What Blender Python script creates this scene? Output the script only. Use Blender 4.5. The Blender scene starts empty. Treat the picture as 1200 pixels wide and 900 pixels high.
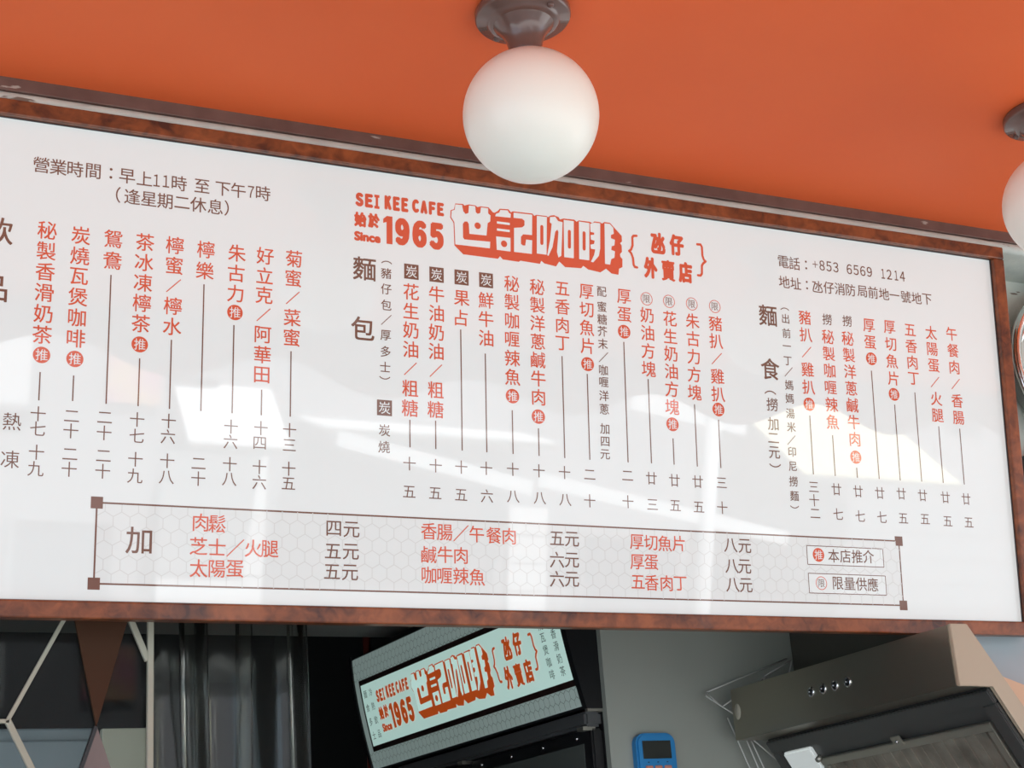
import bpy, bmesh, math, random
from mathutils import Vector, Matrix
from mathutils.geometry import tessellate_polygon
random.seed(7)
S = bpy.context.scene
COL = S.collection

# ------------------------------------------------------------------ camera
ZC = 1.45                                   # camera height above the pavement
YAW, PITCH, ROLL, TILT = 0.46420622, 0.33180457, -0.07334, 0.11614665
FPX = 1880.0
fwd = Vector((math.sin(YAW) * math.cos(PITCH), math.cos(YAW) * math.cos(PITCH), math.sin(PITCH)))
rgt0 = Vector((math.cos(YAW), -math.sin(YAW), 0))
up0 = rgt0.cross(fwd)
rgt = math.cos(ROLL) * rgt0 + math.sin(ROLL) * up0
upv = -math.sin(ROLL) * rgt0 + math.cos(ROLL) * up0
cd = bpy.data.cameras.new('camera')
cd.sensor_width = 36
cd.lens = 36 * FPX / 1200
cam = bpy.data.objects.new('camera', cd)
COL.objects.link(cam)
cam.matrix_world = Matrix(((rgt.x, upv.x, -fwd.x, 0), (rgt.y, upv.y, -fwd.y, 0), (rgt.z, upv.z, -fwd.z, ZC), (0, 0, 0, 1)))
S.camera = cam

# ------------------------------------------------------------------ world, sun, exposure
S.view_settings.view_transform = 'Standard'
S.view_settings.look = 'None'
S.view_settings.gamma = 1.0
S.view_settings.use_curve_mapping = False
S.view_settings.exposure = 1.06
w = bpy.data.worlds.new('sky')
S.world = w
w.use_nodes = True
bg = w.node_tree.nodes['Background']
bg.inputs[0].default_value = (0.68, 0.84, 1.0, 1)
bg.inputs[1].default_value = 1.0
sd = bpy.data.lights.new('sun', 'SUN')
sd.energy = 8.2
sd.angle = 0.01
sd.color = (0.97, 0.98, 1.0)
sun = bpy.data.objects.new('sun', sd)
COL.objects.link(sun)
sun.rotation_euler = Vector((-0.20, -0.58, -1.0)).to_track_quat('-Z', 'Y').to_euler()

# ------------------------------------------------------------------ materials
def lin(c):
    return tuple(((v / 255) / 12.92 if v / 255 <= 0.04045 else ((v / 255 + 0.055) / 1.055) ** 2.4) for v in c)

def mat(name, col, rough=0.5, metal=0.0, ior=1.45, var=None, scale=8.0, detail=4.0, bump=0.0, bscale=60.0,
        stretch=(1, 1, 1), emis=None, estr=0.0, coat=0.0, rvar=0.0):
    m = bpy.data.materials.new(name)
    m.use_nodes = True
    nt = m.node_tree
    p = nt.nodes['Principled BSDF']
    p.inputs['Base Color'].default_value = (*col, 1)
    p.inputs['Roughness'].default_value = rough
    p.inputs['Metallic'].default_value = metal
    p.inputs['IOR'].default_value = ior
    p.inputs['Coat Weight'].default_value = coat
    p.inputs['Coat Roughness'].default_value = 0.04
    if emis:
        p.inputs['Emission Color'].default_value = (*emis, 1)
        p.inputs['Emission Strength'].default_value = estr
    if var or bump or rvar:
        tc = nt.nodes.new('ShaderNodeTexCoord')
        mp = nt.nodes.new('ShaderNodeMapping')
        mp.inputs['Scale'].default_value = stretch
        nt.links.new(tc.outputs['Object'], mp.inputs[0])
    if var or rvar:
        nz = nt.nodes.new('ShaderNodeTexNoise')
        nz.inputs['Scale'].default_value = scale
        nz.inputs['Detail'].default_value = detail
        nt.links.new(mp.outputs[0], nz.inputs['Vector'])
    if var:
        cr = nt.nodes.new('ShaderNodeValToRGB')
        cr.color_ramp.elements[0].position = 0.3
        cr.color_ramp.elements[1].position = 0.7
        cr.color_ramp.elements[0].color = (*col, 1)
        cr.color_ramp.elements[1].color = (*var, 1)
        nt.links.new(nz.outputs['Fac'], cr.inputs[0])
        nt.links.new(cr.outputs[0], p.inputs['Base Color'])
    if rvar:
        mr = nt.nodes.new('ShaderNodeMapRange')
        mr.inputs['To Min'].default_value = max(0.02, rough - rvar)
        mr.inputs['To Max'].default_value = rough + rvar
        nt.links.new(nz.outputs['Fac'], mr.inputs[0])
        nt.links.new(mr.outputs[0], p.inputs['Roughness'])
    if bump:
        n2 = nt.nodes.new('ShaderNodeTexNoise')
        n2.inputs['Scale'].default_value = bscale
        n2.inputs['Detail'].default_value = 5
        nt.links.new(mp.outputs[0], n2.inputs['Vector'])
        b = nt.nodes.new('ShaderNodeBump')
        b.inputs['Strength'].default_value = bump
        b.inputs['Distance'].default_value = 0.002
        nt.links.new(n2.outputs['Fac'], b.inputs['Height'])
        nt.links.new(b.outputs[0], p.inputs['Normal'])
    return m

def clear_mat(name, tint, refl_rough=0.05, haze=0.06, haze_col=(0.6, 0.65, 0.65), ior=1.45):
    m = bpy.data.materials.new(name)
    m.use_nodes = True
    nt = m.node_tree
    nt.nodes.clear()
    out = nt.nodes.new('ShaderNodeOutputMaterial')
    tr = nt.nodes.new('ShaderNodeBsdfTransparent')
    tr.inputs[0].default_value = (*tint, 1)
    df = nt.nodes.new('ShaderNodeBsdfDiffuse')
    df.inputs[0].default_value = (*haze_col, 1)
    gl = nt.nodes.new('ShaderNodeBsdfGlossy')
    gl.inputs['Roughness'].default_value = refl_rough
    fr = nt.nodes.new('ShaderNodeFresnel')
    fr.inputs[0].default_value = ior
    m1 = nt.nodes.new('ShaderNodeMixShader')
    m1.inputs[0].default_value = haze
    m2 = nt.nodes.new('ShaderNodeMixShader')
    nt.links.new(tr.outputs[0], m1.inputs[1])
    nt.links.new(df.outputs[0], m1.inputs[2])
    nt.links.new(fr.outputs[0], m2.inputs[0])
    nt.links.new(m1.outputs[0], m2.inputs[1])
    nt.links.new(gl.outputs[0], m2.inputs[2])
    nt.links.new(m2.outputs[0], out.inputs[0])
    return m

def burl_mat(name):
    m = mat(name, (0.16, 0.04, 0.013), rough=0.38, coat=0.15)
    nt = m.node_tree
    p = nt.nodes['Principled BSDF']
    tc = nt.nodes.new('ShaderNodeTexCoord')
    n1 = nt.nodes.new('ShaderNodeTexNoise')
    n1.inputs['Scale'].default_value = 9
    n1.inputs['Detail'].default_value = 6
    n1.inputs['Distortion'].default_value = 0.7
    n2 = nt.nodes.new('ShaderNodeTexNoise')
    n2.inputs['Scale'].default_value = 45
    n2.inputs['Detail'].default_value = 5
    n2.inputs['Distortion'].default_value = 0.8
    nt.links.new(tc.outputs['Object'], n1.inputs['Vector'])
    nt.links.new(tc.outputs['Object'], n2.inputs['Vector'])
    a = nt.nodes.new('ShaderNodeMix')
    a.data_type = 'FLOAT'
    a.inputs[0].default_value = 0.42
    nt.links.new(n1.outputs['Fac'], a.inputs[2])
    nt.links.new(n2.outputs['Fac'], a.inputs[3])
    cr = nt.nodes.new('ShaderNodeValToRGB')
    e = cr.color_ramp.elements
    e[0].position = 0.36
    e[0].color = (0.055, 0.015, 0.008, 1)
    e[1].position = 0.62
    e[1].color = (0.30, 0.085, 0.026, 1)
    k = e.new(0.47)
    k.color = (0.17, 0.046, 0.015, 1)
    nt.links.new(a.outputs[0], cr.inputs[0])
    nt.links.new(cr.outputs[0], p.inputs['Base Color'])
    return m

M = {}
M['orange'] = mat('orange_paint', (0.77, 0.128, 0.034), 0.55, ior=1.3, var=(0.80, 0.148, 0.044), scale=2.2, detail=3, rvar=0.06)
M['brown_paint'] = mat('brown_paint', (0.115, 0.062, 0.05), 0.5, var=(0.16, 0.09, 0.072), scale=20, bump=0.3)
def flecks(m, col, scale, lo, stretch):
    nt = m.node_tree
    p = nt.nodes['Principled BSDF']
    src = p.inputs['Base Color'].links[0].from_socket
    tc = nt.nodes.new('ShaderNodeTexCoord')
    mp = nt.nodes.new('ShaderNodeMapping')
    mp.inputs['Scale'].default_value = stretch
    nz = nt.nodes.new('ShaderNodeTexNoise')
    nz.inputs['Scale'].default_value = scale
    nz.inputs['Detail'].default_value = 6
    cr = nt.nodes.new('ShaderNodeValToRGB')
    cr.color_ramp.elements[0].position = lo
    cr.color_ramp.elements[1].position = lo + 0.03
    mx = nt.nodes.new('ShaderNodeMix')
    mx.data_type = 'RGBA'
    mx.inputs[7].default_value = (*col, 1)
    nt.links.new(tc.outputs['Object'], mp.inputs[0])
    nt.links.new(mp.outputs[0], nz.inputs['Vector'])
    nt.links.new(nz.outputs['Fac'], cr.inputs[0])
    nt.links.new(cr.outputs[0], mx.inputs[0])
    nt.links.new(src, mx.inputs[6])
    nt.links.new(mx.outputs[2], p.inputs['Base Color'])
flecks(M['brown_paint'], (0.40, 0.36, 0.31), 26, 0.68, (0.5, 2, 2))
M['pale'] = mat('pale_green_paint', (0.46, 0.51, 0.47), 0.55, var=(0.60, 0.64, 0.57), scale=14, detail=8, bump=0.5, bscale=90)
flecks(M['pale'], (0.17, 0.13, 0.10), 22, 0.67, (0.5, 2.5, 2.5))
M['wood'] = burl_mat('burl_wood')
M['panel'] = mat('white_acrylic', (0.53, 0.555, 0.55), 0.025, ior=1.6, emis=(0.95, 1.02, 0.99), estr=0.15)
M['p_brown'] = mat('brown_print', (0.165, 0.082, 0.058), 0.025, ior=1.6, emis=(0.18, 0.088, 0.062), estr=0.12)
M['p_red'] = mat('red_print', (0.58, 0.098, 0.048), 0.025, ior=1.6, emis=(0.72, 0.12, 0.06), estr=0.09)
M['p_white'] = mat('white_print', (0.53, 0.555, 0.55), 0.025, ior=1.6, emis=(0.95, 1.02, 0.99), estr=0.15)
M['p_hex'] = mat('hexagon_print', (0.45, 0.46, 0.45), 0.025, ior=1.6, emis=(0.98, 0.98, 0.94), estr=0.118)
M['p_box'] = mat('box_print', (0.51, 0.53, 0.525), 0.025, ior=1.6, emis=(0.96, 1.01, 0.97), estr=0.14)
M['dark_lip'] = mat('dark_lip', (0.04, 0.03, 0.03), 0.4)
M['opal'] = mat('opal_glass', (0.91, 0.90, 0.80), 0.28, ior=1.4)
M['brown_metal'] = mat('brown_enamel', (0.125, 0.072, 0.058), 0.22, coat=0.4)
M['steel'] = mat('brushed_steel', (0.36, 0.335, 0.27), 0.34, metal=0.9, rvar=0.08, scale=5, stretch=(1, 1, 30))
M['steel_dark'] = mat('dark_steel', (0.11, 0.11, 0.105), 0.4, metal=0.6)
M['steel_lite'] = mat('pale_steel', (0.40, 0.385, 0.33), 0.34, metal=0.8)
M['sticker'] = mat('sticker_paper', (0.50, 0.46, 0.36), 0.5)
M['beige'] = mat('beige_enamel', (0.42, 0.345, 0.25), 0.45)
M['filter'] = mat('greasy_filter', (0.34, 0.31, 0.25), 0.5, metal=0.4, var=(0.17, 0.15, 0.12), scale=16)
M['chrome'] = mat('chrome', (0.75, 0.75, 0.74), 0.14, metal=1.0)
M['black'] = mat('black_plastic', (0.012, 0.012, 0.013), 0.3)
M['rubber'] = mat('dark_grey_plastic', (0.085, 0.088, 0.088), 0.35)
M['greywall'] = mat('grey_wall_paint', (0.33, 0.345, 0.30), 0.55, var=(0.36, 0.375, 0.325), scale=3)
M['bluewall'] = mat('blue_grey_paint', (0.29, 0.35, 0.37), 0.55, var=(0.34, 0.39, 0.42), scale=5)
M['olive'] = mat('olive_steel_cladding', (0.10, 0.09, 0.075), 0.45, metal=0.3)
M['darkroom'] = mat('shaded_wall', (0.018, 0.018, 0.018), 0.7)  # near-black base colour paints in the deep shade of the interior
M['soffit'] = mat('grey_soffit', (0.16, 0.16, 0.15), 0.6)
M['cream'] = mat('cream_metal_paint', (0.33, 0.32, 0.25), 0.4, var=(0.38, 0.365, 0.285), scale=12)
M['brownglass'] = mat('brown_film', (0.058, 0.026, 0.014), 0.6, ior=1.2)
M['brownglass_refl'] = mat('brown_film_reflection', (0.16, 0.115, 0.105), 0.2)  # brown film again, with a lit reflection painted into its colour
M['glass'] = clear_mat('window_glass', (0.82, 0.84, 0.83), 0.02, 0.006, ior=1.18)
M['pvc'] = clear_mat('clear_vinyl', (0.90, 0.91, 0.89), 0.12, 0.016, (0.55, 0.56, 0.52), 1.42)
M['blue'] = mat('blue_plastic', (0.025, 0.24, 0.55), 0.35)
M['lcd'] = mat('lcd', (0.02, 0.024, 0.022), 0.15)
M['salmon'] = mat('salmon_rubber', (0.62, 0.24, 0.17), 0.5)
M['wire'] = mat('white_wire', (0.62, 0.62, 0.58), 0.35)
M['lightbox'] = mat('lightbox_face', (0.42, 0.47, 0.45), 0.3, emis=(0.60, 0.80, 0.74), estr=0.085)
M['lb_core'] = mat('lightbox_core', (0.62, 0.75, 0.70), 0.3, emis=(0.58, 0.86, 0.78), estr=0.24)
M['lb_red'] = mat('lightbox_red_print', (0.62, 0.09, 0.02), 0.3, emis=(0.80, 0.12, 0.015), estr=0.15)
M['lb_dark'] = mat('lightbox_dark_print', (0.03, 0.012, 0.010), 0.3)
M['lb_grey'] = mat('lightbox_grey_print', (0.10, 0.13, 0.12), 0.3)
M['lb_hex'] = mat('lightbox_hex_print', (0.16, 0.18, 0.17), 0.3, emis=(0.45, 0.65, 0.60), estr=0.025)
M['lb_white'] = mat('lightbox_white_print', (0.66, 0.78, 0.73), 0.3, emis=(0.58, 0.86, 0.78), estr=0.30)
M['paver'] = mat('pale_paving', (0.40, 0.40, 0.385), 0.8, var=(0.47, 0.47, 0.45), scale=3)
M['fac'] = mat('facade_render', (0.24, 0.24, 0.25), 0.8, var=(0.30, 0.29, 0.29), scale=1.5)
M['white'] = mat('white_fabric', (0.82, 0.82, 0.80), 0.7)
M['tent'] = mat('cream_canvas', (0.78, 0.72, 0.50), 0.7)
M['facwin'] = mat('facade_window', (0.06, 0.07, 0.09), 0.1)
M['valcloth'] = mat('grey_canvas', (0.35, 0.35, 0.36), 0.8)
M['facshut'] = mat('grey_shutter', (0.25, 0.26, 0.27), 0.6)
M['yellow'] = mat('yellow_poster', (0.75, 0.55, 0.12), 0.6, var=(0.6, 0.2, 0.3), scale=4)
M['cream_wall'] = mat('cream_render', (0.74, 0.68, 0.52), 0.8)
M['peach'] = mat('peach_card', (0.62, 0.42, 0.28), 0.7)
M['cabinet'] = mat('blue_grey_enamel', (0.20, 0.25, 0.28), 0.35, var=(0.34, 0.38, 0.40), scale=3)
M['doorglass'] = mat('dark_door_glass', (0.10, 0.11, 0.10), 0.08)
M['papercream'] = mat('cream_board', (0.58, 0.55, 0.44), 0.6)
M['foil'] = mat('crumpled_steel', (0.85, 0.85, 0.83), 0.16, metal=1.0, bump=1.0, bscale=28)
M['redpipe'] = mat('red_paint', (0.18, 0.03, 0.02), 0.5)

# ------------------------------------------------------------------ helpers
def link(name, me, m, parent=None, kind=None):
    o = bpy.data.objects.new(name, me)
    COL.objects.link(o)
    if m is not None and not me.materials:
        me.materials.append(M[m] if isinstance(m, str) else m)
    if parent is not None:
        o.parent = parent
    if kind:
        o['kind'] = kind
    return o

def tag(o, label, cat, group=None):
    o['label'] = label
    o['category'] = cat
    if group:
        o['group'] = group
    return o

def empty(name, loc=(0, 0, 0), label=None, cat=None, group=None, kind=None):
    o = bpy.data.objects.new(name, None)
    COL.objects.link(o)
    o.location = loc
    o.empty_display_size = 0.05
    if label:
        tag(o, label, cat, group)
    if kind:
        o['kind'] = kind
    return o

def done(bm, name, smooth=False):
    bmesh.ops.recalc_face_normals(bm, faces=bm.faces[:])
    me = bpy.data.meshes.new(name)
    bm.to_mesh(me)
    bm.free()
    if smooth:
        for p in me.polygons:
            p.use_smooth = True
    return me

def bm_box(bm, a, b, bevel=0.0):
    x0, y0, z0 = a
    x1, y1, z1 = b
    vs = [bm.verts.new(v) for v in ((x0, y0, z0), (x1, y0, z0), (x1, y1, z0), (x0, y1, z0), (x0, y0, z1), (x1, y0, z1), (x1, y1, z1), (x0, y1, z1))]
    fs = [bm.faces.new([vs[i] for i in f]) for f in ((0, 3, 2, 1), (4, 5, 6, 7), (0, 1, 5, 4), (1, 2, 6, 5), (2, 3, 7, 6), (3, 0, 4, 7))]
    if bevel:
        es = list({e for f in fs for e in f.edges})
        bmesh.ops.bevel(bm, geom=es, offset=bevel, segments=2, affect='EDGES', profile=0.5)

def box(name, a, b, m, parent=None, bevel=0.0, kind=None):
    bm = bmesh.new()
    bm_box(bm, a, b, bevel)
    return link(name, done(bm, name), m, parent, kind)

def bm_bar(bm, p, q, wdt, dep, nrm=Vector((0, 1, 0))):
    p, q = Vector(p), Vector(q)
    d = (q - p).normalized()
    n = Vector(nrm)
    s = d.cross(n).normalized()
    vs = []
    for c in (p, q):
        for i, j in ((-1, -1), (1, -1), (1, 1), (-1, 1)):
            vs.append(bm.verts.new(c + s * wdt / 2 * i + n * dep / 2 * j))
    for f in ((0, 1, 2, 3), (7, 6, 5, 4), (0, 4, 5, 1), (1, 5, 6, 2), (2, 6, 7, 3), (3, 7, 4, 0)):
        bm.faces.new([vs[i] for i in f])

def bar(name, p, q, wdt, dep, m, parent=None, nrm=(0, 1, 0)):
    bm = bmesh.new()
    bm_bar(bm, p, q, wdt, dep, Vector(nrm))
    bmesh.ops.bevel(bm, geom=bm.edges[:], offset=min(wdt, dep) * 0.12, segments=1, affect='EDGES')
    return link(name, done(bm, name), m, parent)

def bm_tube(bm, p, q, r, n=8):
    p, q = Vector(p), Vector(q)
    d = (q - p).normalized()
    a = d.orthogonal().normalized()
    b = d.cross(a)
    r1, r2 = [], []
    for k in range(n):
        t = 2 * math.pi * k / n
        o = (a * math.cos(t) + b * math.sin(t)) * r
        r1.append(bm.verts.new(p + o))
        r2.append(bm.verts.new(q + o))
    for k in range(n):
        bm.faces.new((r1[k], r1[(k + 1) % n], r2[(k + 1) % n], r2[k]))
    bm.faces.new(r1[::-1])
    bm.faces.new(r2)

def lathe(name, prof, m, parent=None, n=48, axis='Z'):
    bm = bmesh.new()
    rings = []
    for r, z in prof:
        if r < 1e-6:
            rings.append([bm.verts.new((0, 0, z))])
        else:
            rings.append([bm.verts.new((r * math.cos(2 * math.pi * k / n), r * math.sin(2 * math.pi * k / n), z)) for k in range(n)])
    for a, b in zip(rings, rings[1:]):
        for k in range(n):
            k2 = (k + 1) % n
            if len(a) == 1 and len(b) == 1:
                continue
            if len(a) == 1:
                bm.faces.new((a[0], b[k], b[k2]))
            elif len(b) == 1:
                bm.faces.new((a[k], b[0], a[k2]))
            else:
                bm.faces.new((a[k], b[k], b[k2], a[k2]))
    if axis == '-Y':
        bmesh.ops.rotate(bm, verts=bm.verts[:], cent=(0, 0, 0), matrix=Matrix.Rotation(math.pi / 2, 3, 'X'))
    return link(name, done(bm, name, True), m, parent)

def prism(name, poly, y0, y1, m, parent=None, bevel=0.0):
    """polygon in XZ extruded along Y"""
    bm = bmesh.new()
    a = [bm.verts.new((x, y0, z)) for x, z in poly]
    b = [bm.verts.new((x, y1, z)) for x, z in poly]
    n = len(poly)
    bm.faces.new(a)
    bm.faces.new(b[::-1])
    for k in range(n):
        bm.faces.new((a[k], b[k], b[(k + 1) % n], a[(k + 1) % n]))
    if bevel:
        bmesh.ops.bevel(bm, geom=bm.edges[:], offset=bevel, segments=2, affect='EDGES')
    return link(name, done(bm, name), m, parent)

# ------------------------------------------------------------------ flat print (lettering)
_g = {}
def glyph(ch):
    """outline of one character or word as (verts2d, faces), from the built-in font"""
    if ch not in _g:
        c = bpy.data.curves.new('tmp', 'FONT')
        c.body = ch
        c.resolution_u = 4
        o = bpy.data.objects.new('tmp', c)
        COL.objects.link(o)
        dg = bpy.context.evaluated_depsgraph_get()
        ev = o.evaluated_get(dg)
        me = ev.to_mesh()
        V = [(v.co.x, v.co.y) for v in me.vertices]
        Fc = [tuple(p.vertices) for p in me.polygons]
        ev.to_mesh_clear()
        bpy.data.objects.remove(o)
        bpy.data.curves.remove(c)
        _g[ch] = (V, Fc)
    return _g[ch]

def bounds(V):
    xs = [v[0] for v in V]
    ys = [v[1] for v in V]
    return min(xs), min(ys), max(xs), max(ys)

_ref = bounds(glyph('國')[0])
EM = (_ref[2] - _ref[0]) / 0.87              # em size of the CJK glyphs in font units

class Flat:
    """2-D print; emitted as one mesh through a mapping to 3-D"""
    def __init__(self):
        self.V, self.F = [], []
    def add(self, V, Fc):
        o = len(self.V)
        self.k = getattr(self, 'k', -1) + 1
        lift = (self.k % 30) * 1.2e-5            # ink layers never share a plane
        self.V += [(p[0], p[1], lift) for p in V]
        self.F += [tuple(i + o for i in f) for f in Fc]
    def char(self, ch, u, v, size, rot=0.0, bold=0.0, sx=1.0):
        V, Fc = glyph(ch)
        x0, y0, x1, y1 = bounds(V)
        k = size / EM
        cx, cy = (x0 + x1) / 2, (y0 + y1) / 2
        ca, sa = math.cos(rot), math.sin(rot)
        P = []
        for x, y in V:
            a, b = (x - cx) * k * sx, (y - cy) * k
            P.append((u + a * ca - b * sa, v + a * sa + b * ca))
        self.smear(P, Fc, bold)
    def smear(self, P, Fc, bold):
        self.add(P, Fc)
        if bold:
            nd = 8 if bold > 0.001 else 4
            for j in range(nd):
                t = 2 * math.pi * (j + 0.5) / nd
                self.add([(x + bold * math.cos(t), y + bold * math.sin(t)) for x, y in P], Fc)
    def fit(self, txt, u0, v0, u1, v1, bold=0.0):
        V, Fc = glyph(txt)
        x0, y0, x1, y1 = bounds(V)
        u0, v0, u1, v1 = u0 + bold, v0 + bold, u1 - bold, v1 - bold
        self.smear([(u0 + (x - x0) / (x1 - x0) * (u1 - u0), v0 + (y - y0) / (y1 - y0) * (v1 - v0)) for x, y in V], Fc, bold)
    def poly(self, pts):
        tr = tessellate_polygon([[Vector((x, y, 0)) for x, y in pts]])
        self.add(list(pts), [tuple(t) for t in tr])
    def rect(self, u0, v0, u1, v1):
        self.add([(u0, v0), (u1, v0), (u1, v1), (u0, v1)], [(0, 1, 2, 3)])
    def seg(self, p, q, wdt):
        dx, dy = q[0] - p[0], q[1] - p[1]
        l = math.hypot(dx, dy)
        nx, ny = -dy / l * wdt / 2, dx / l * wdt / 2
        self.add([(p[0] + nx, p[1] + ny), (q[0] + nx, q[1] + ny), (q[0] - nx, q[1] - ny), (p[0] - nx, p[1] - ny)], [(0, 1, 2, 3)])
    def path(self, pts, wdt):
        for a, b in zip(pts, pts[1:]):
            self.seg(a, b, wdt)
        for p in pts:
            self.disc(p[0], p[1], wdt / 2, 10)
    def disc(self, u, v, r, n=28):
        self.add([(u + r * math.cos(2 * math.pi * k / n), v + r * math.sin(2 * math.pi * k / n)) for k in range(n)], [tuple(range(n))])
    def ring(self, u, v, r, wdt, n=28):
        for k in range(n):
            a, b = 2 * math.pi * k / n, 2 * math.pi * (k + 1) / n
            self.seg((u + r * math.cos(a), v + r * math.sin(a)), (u + r * math.cos(b), v + r * math.sin(b)), wdt)
    def emit(self, name, m, parent, fn, kind=None):
        me = bpy.data.meshes.new(name)
        me.from_pydata([fn(*p) for p in self.V], [], self.F)
        return link(name, me, m, parent, kind)

def hexes(fl, u0, v0, u1, v1, r, wdt):
    dx, dy = r * math.sqrt(3), r * 1.5
    j = 0
    v = v0 - r
    inside = lambda p: u0 <= p[0] <= u1 and v0 <= p[1] <= v1
    def clip(p, q):
        a, b = inside(p), inside(q)
        if a and b:
            return p, q
        if not a and not b:
            return None
        if not a:
            p, q = q, p
        lo, hi = 0.0, 1.0
        for _ in range(14):
            md = (lo + hi) / 2
            if inside((p[0] + (q[0] - p[0]) * md, p[1] + (q[1] - p[1]) * md)):
                lo = md
            else:
                hi = md
        return (p, (p[0] + (q[0] - p[0]) * lo, p[1] + (q[1] - p[1]) * lo)) if lo > 0.02 else None
    while v < v1 + r:
        u = u0 - dx + (dx / 2 if j % 2 else 0)
        while u < u1 + dx:
            pts = [(u + r * math.sin(math.pi / 3 * k), v + r * math.cos(math.pi / 3 * k)) for k in range(4)]
            for a, b in zip(pts, pts[1:]):
                c = clip(a, b)
                if c:
                    fl.seg(c[0], c[1], wdt)
            u += dx
        v += dy
        j += 1

# ------------------------------------------------------------------ the setting
CEIL = ZC + 1.312
def zz(z):
    return ZC + z

floor = box('floor', (-6, -14, -0.1), (16, 7, 0.0), 'paver', kind='structure')
ceil = box('ceiling', (-3.0, 0.15, CEIL), (5.2, 2.45, CEIL + 0.16), 'orange', kind='structure')
lintel = box('wall_front', (-3.0, 2.41, zz(0.55)), (2.139, 2.56, CEIL + 0.16), 'pale', kind='structure')
pier = empty('wall_right', (0, 0, 0), kind='structure')
box('pier_lower', (2.139, 2.41, 0.0), (5.2, 3.2, zz(0.86)), 'bluewall', pier)
box('pier_upper', (2.139, 2.41, zz(0.86)), (5.2, 3.2, CEIL), 'pale', pier)
box('cladding', (2.134, 2.412, 0.9), (2.139, 2.965, zz(0.70)), 'olive', pier)
upper = box('wall_upper', (-3.0, 2.45, CEIL), (5.2, 2.8, 5.6), 'fac', kind='structure')
grey = box('wall_partition', (1.652, 2.97, 0.0), (2.139, 3.03, zz(1.2)), 'greywall', kind='structure')
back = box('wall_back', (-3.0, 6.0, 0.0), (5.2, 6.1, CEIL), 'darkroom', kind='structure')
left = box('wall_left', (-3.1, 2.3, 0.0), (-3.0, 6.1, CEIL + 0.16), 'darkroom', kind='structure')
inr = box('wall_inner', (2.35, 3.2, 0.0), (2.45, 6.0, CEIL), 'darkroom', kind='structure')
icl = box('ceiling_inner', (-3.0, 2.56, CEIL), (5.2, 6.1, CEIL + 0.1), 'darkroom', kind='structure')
sof = box('ceiling_soffit', (-3.0, 2.56, zz(0.784)), (1.59, 4.0, CEIL), 'soffit', kind='structure')

# brown batten and pale moulding under the ceiling edge
box('trim_1', (-3.0, 2.279, zz(1.2895)), (5.2, 2.41, CEIL + 0.002), 'brown_paint', bevel=0.0012, kind='structure')
bm = bmesh.new()
prof = [(2.279 + 0.011 - 0.011 * math.cos(t), zz(1.279) + 0.0115 * math.sin(t)) for t in [math.pi / 2 - math.pi * k / 10 for k in range(11)]]
prof = [(2.41, zz(1.2905))] + prof + [(2.41, zz(1.2675))]
a = [bm.verts.new((-3.0, y, z)) for y, z in prof]
b = [bm.verts.new((5.2, y, z)) for y, z in prof]
for k in range(len(prof)):
    k2 = (k + 1) % len(prof)
    bm.faces.new((a[k], a[k2], b[k2], b[k]))
bm.faces.new(a)
bm.faces.new(b[::-1])
link('trim_2', done(bm, 'trim_2'), 'pale', kind='structure')

# ------------------------------------------------------------------ menu board
ct, st = math.cos(TILT), math.sin(TILT)
BD = 2.418
def board_uv(px, py):
    """a spot on the printed face (metres on the face) from where it is read in the photograph (1200 x 900)"""
    d = rgt * ((px - 600) / FPX) - upv * ((py - 450) / FPX) + fwd
    s = BD / (d.y * ct + d.z * st)
    P = d * s
    return P.x, -P.y * st + P.z * ct

board = empty('menu_board', (0, 0, 0), 'wide white glossy menu board in a brown wood frame under the orange ceiling', 'menu board')
X, U, N = Vector((1, 0, 0)), Vector((0, -st, ct)), Vector((0, -ct, -st))
org = -N * BD + Vector((0, 0, ZC))
board.matrix_world = Matrix(((X.x, U.x, N.x, org.x), (X.y, U.y, N.y, org.y), (X.z, U.z, N.z, org.z), (0, 0, 0, 1)))
UL, UR, VB, VT = 0.145, 2.262, 0.2335, 0.9735
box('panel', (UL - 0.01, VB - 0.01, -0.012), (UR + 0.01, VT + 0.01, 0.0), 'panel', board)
box('backing_board', (UL - 0.02, VB - 0.02, -0.030), (UR + 0.02, VT + 0.02, -0.0121), 'dark_lip', board)
FW = 0.026
def frame_piece(u0, v0, u1, v1):
    return box('frame_rail', (u0, v0, -0.028), (u1, v1, 0.014), 'wood', board, bevel=0.0025)
frame_piece(UL - FW, VB - FW, UR + FW, VB)
frame_piece(UL - FW, VT, UR + FW, VT + FW)
frame_piece(UL - FW, VB + 0.0002, UL, VT - 0.0002)
frame_piece(UR, VB + 0.0002, UR + FW, VT - 0.0002)
for (u0, v0, u1, v1) in ((UL, VB, UR, VB + 0.0014), (UL, VT - 0.0014, UR, VT), (UL, VB, UL + 0.0014, VT), (UR - 0.0014, VB, UR, VT)):
    box('inner_lip', (u0, v0, -0.001), (u1, v1, 0.003), 'dark_lip', board)

def on_board(h):
    return lambda u, v, l=0.0: (u, v, h + l)

def run(name, chars, pts, size, m='p_red', rots=None, bold=0.0, h=0.0004, parent=None):
    if name in ('heading_lettering', 'price_lettering'):      # big single characters: one part each
        for c, p in zip(chars, pts):
            fl = Flat()
            fl.char(c, *board_uv(*p), size, bold=bold)
            o = fl.emit(name, m, parent or board, on_board(h))
        return o
    fl = Flat()
    for i, (c, p) in enumerate(zip(chars, pts)):
        u, v = board_uv(*p)
        fl.char(c, u, v, size, rot=(rots or {}).get(i, 0.0), bold=bold or 0.0002, sx=0.72 if c in '１７' else 1.0)
    return fl.emit(name, m, parent or board, on_board(h))

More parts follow.
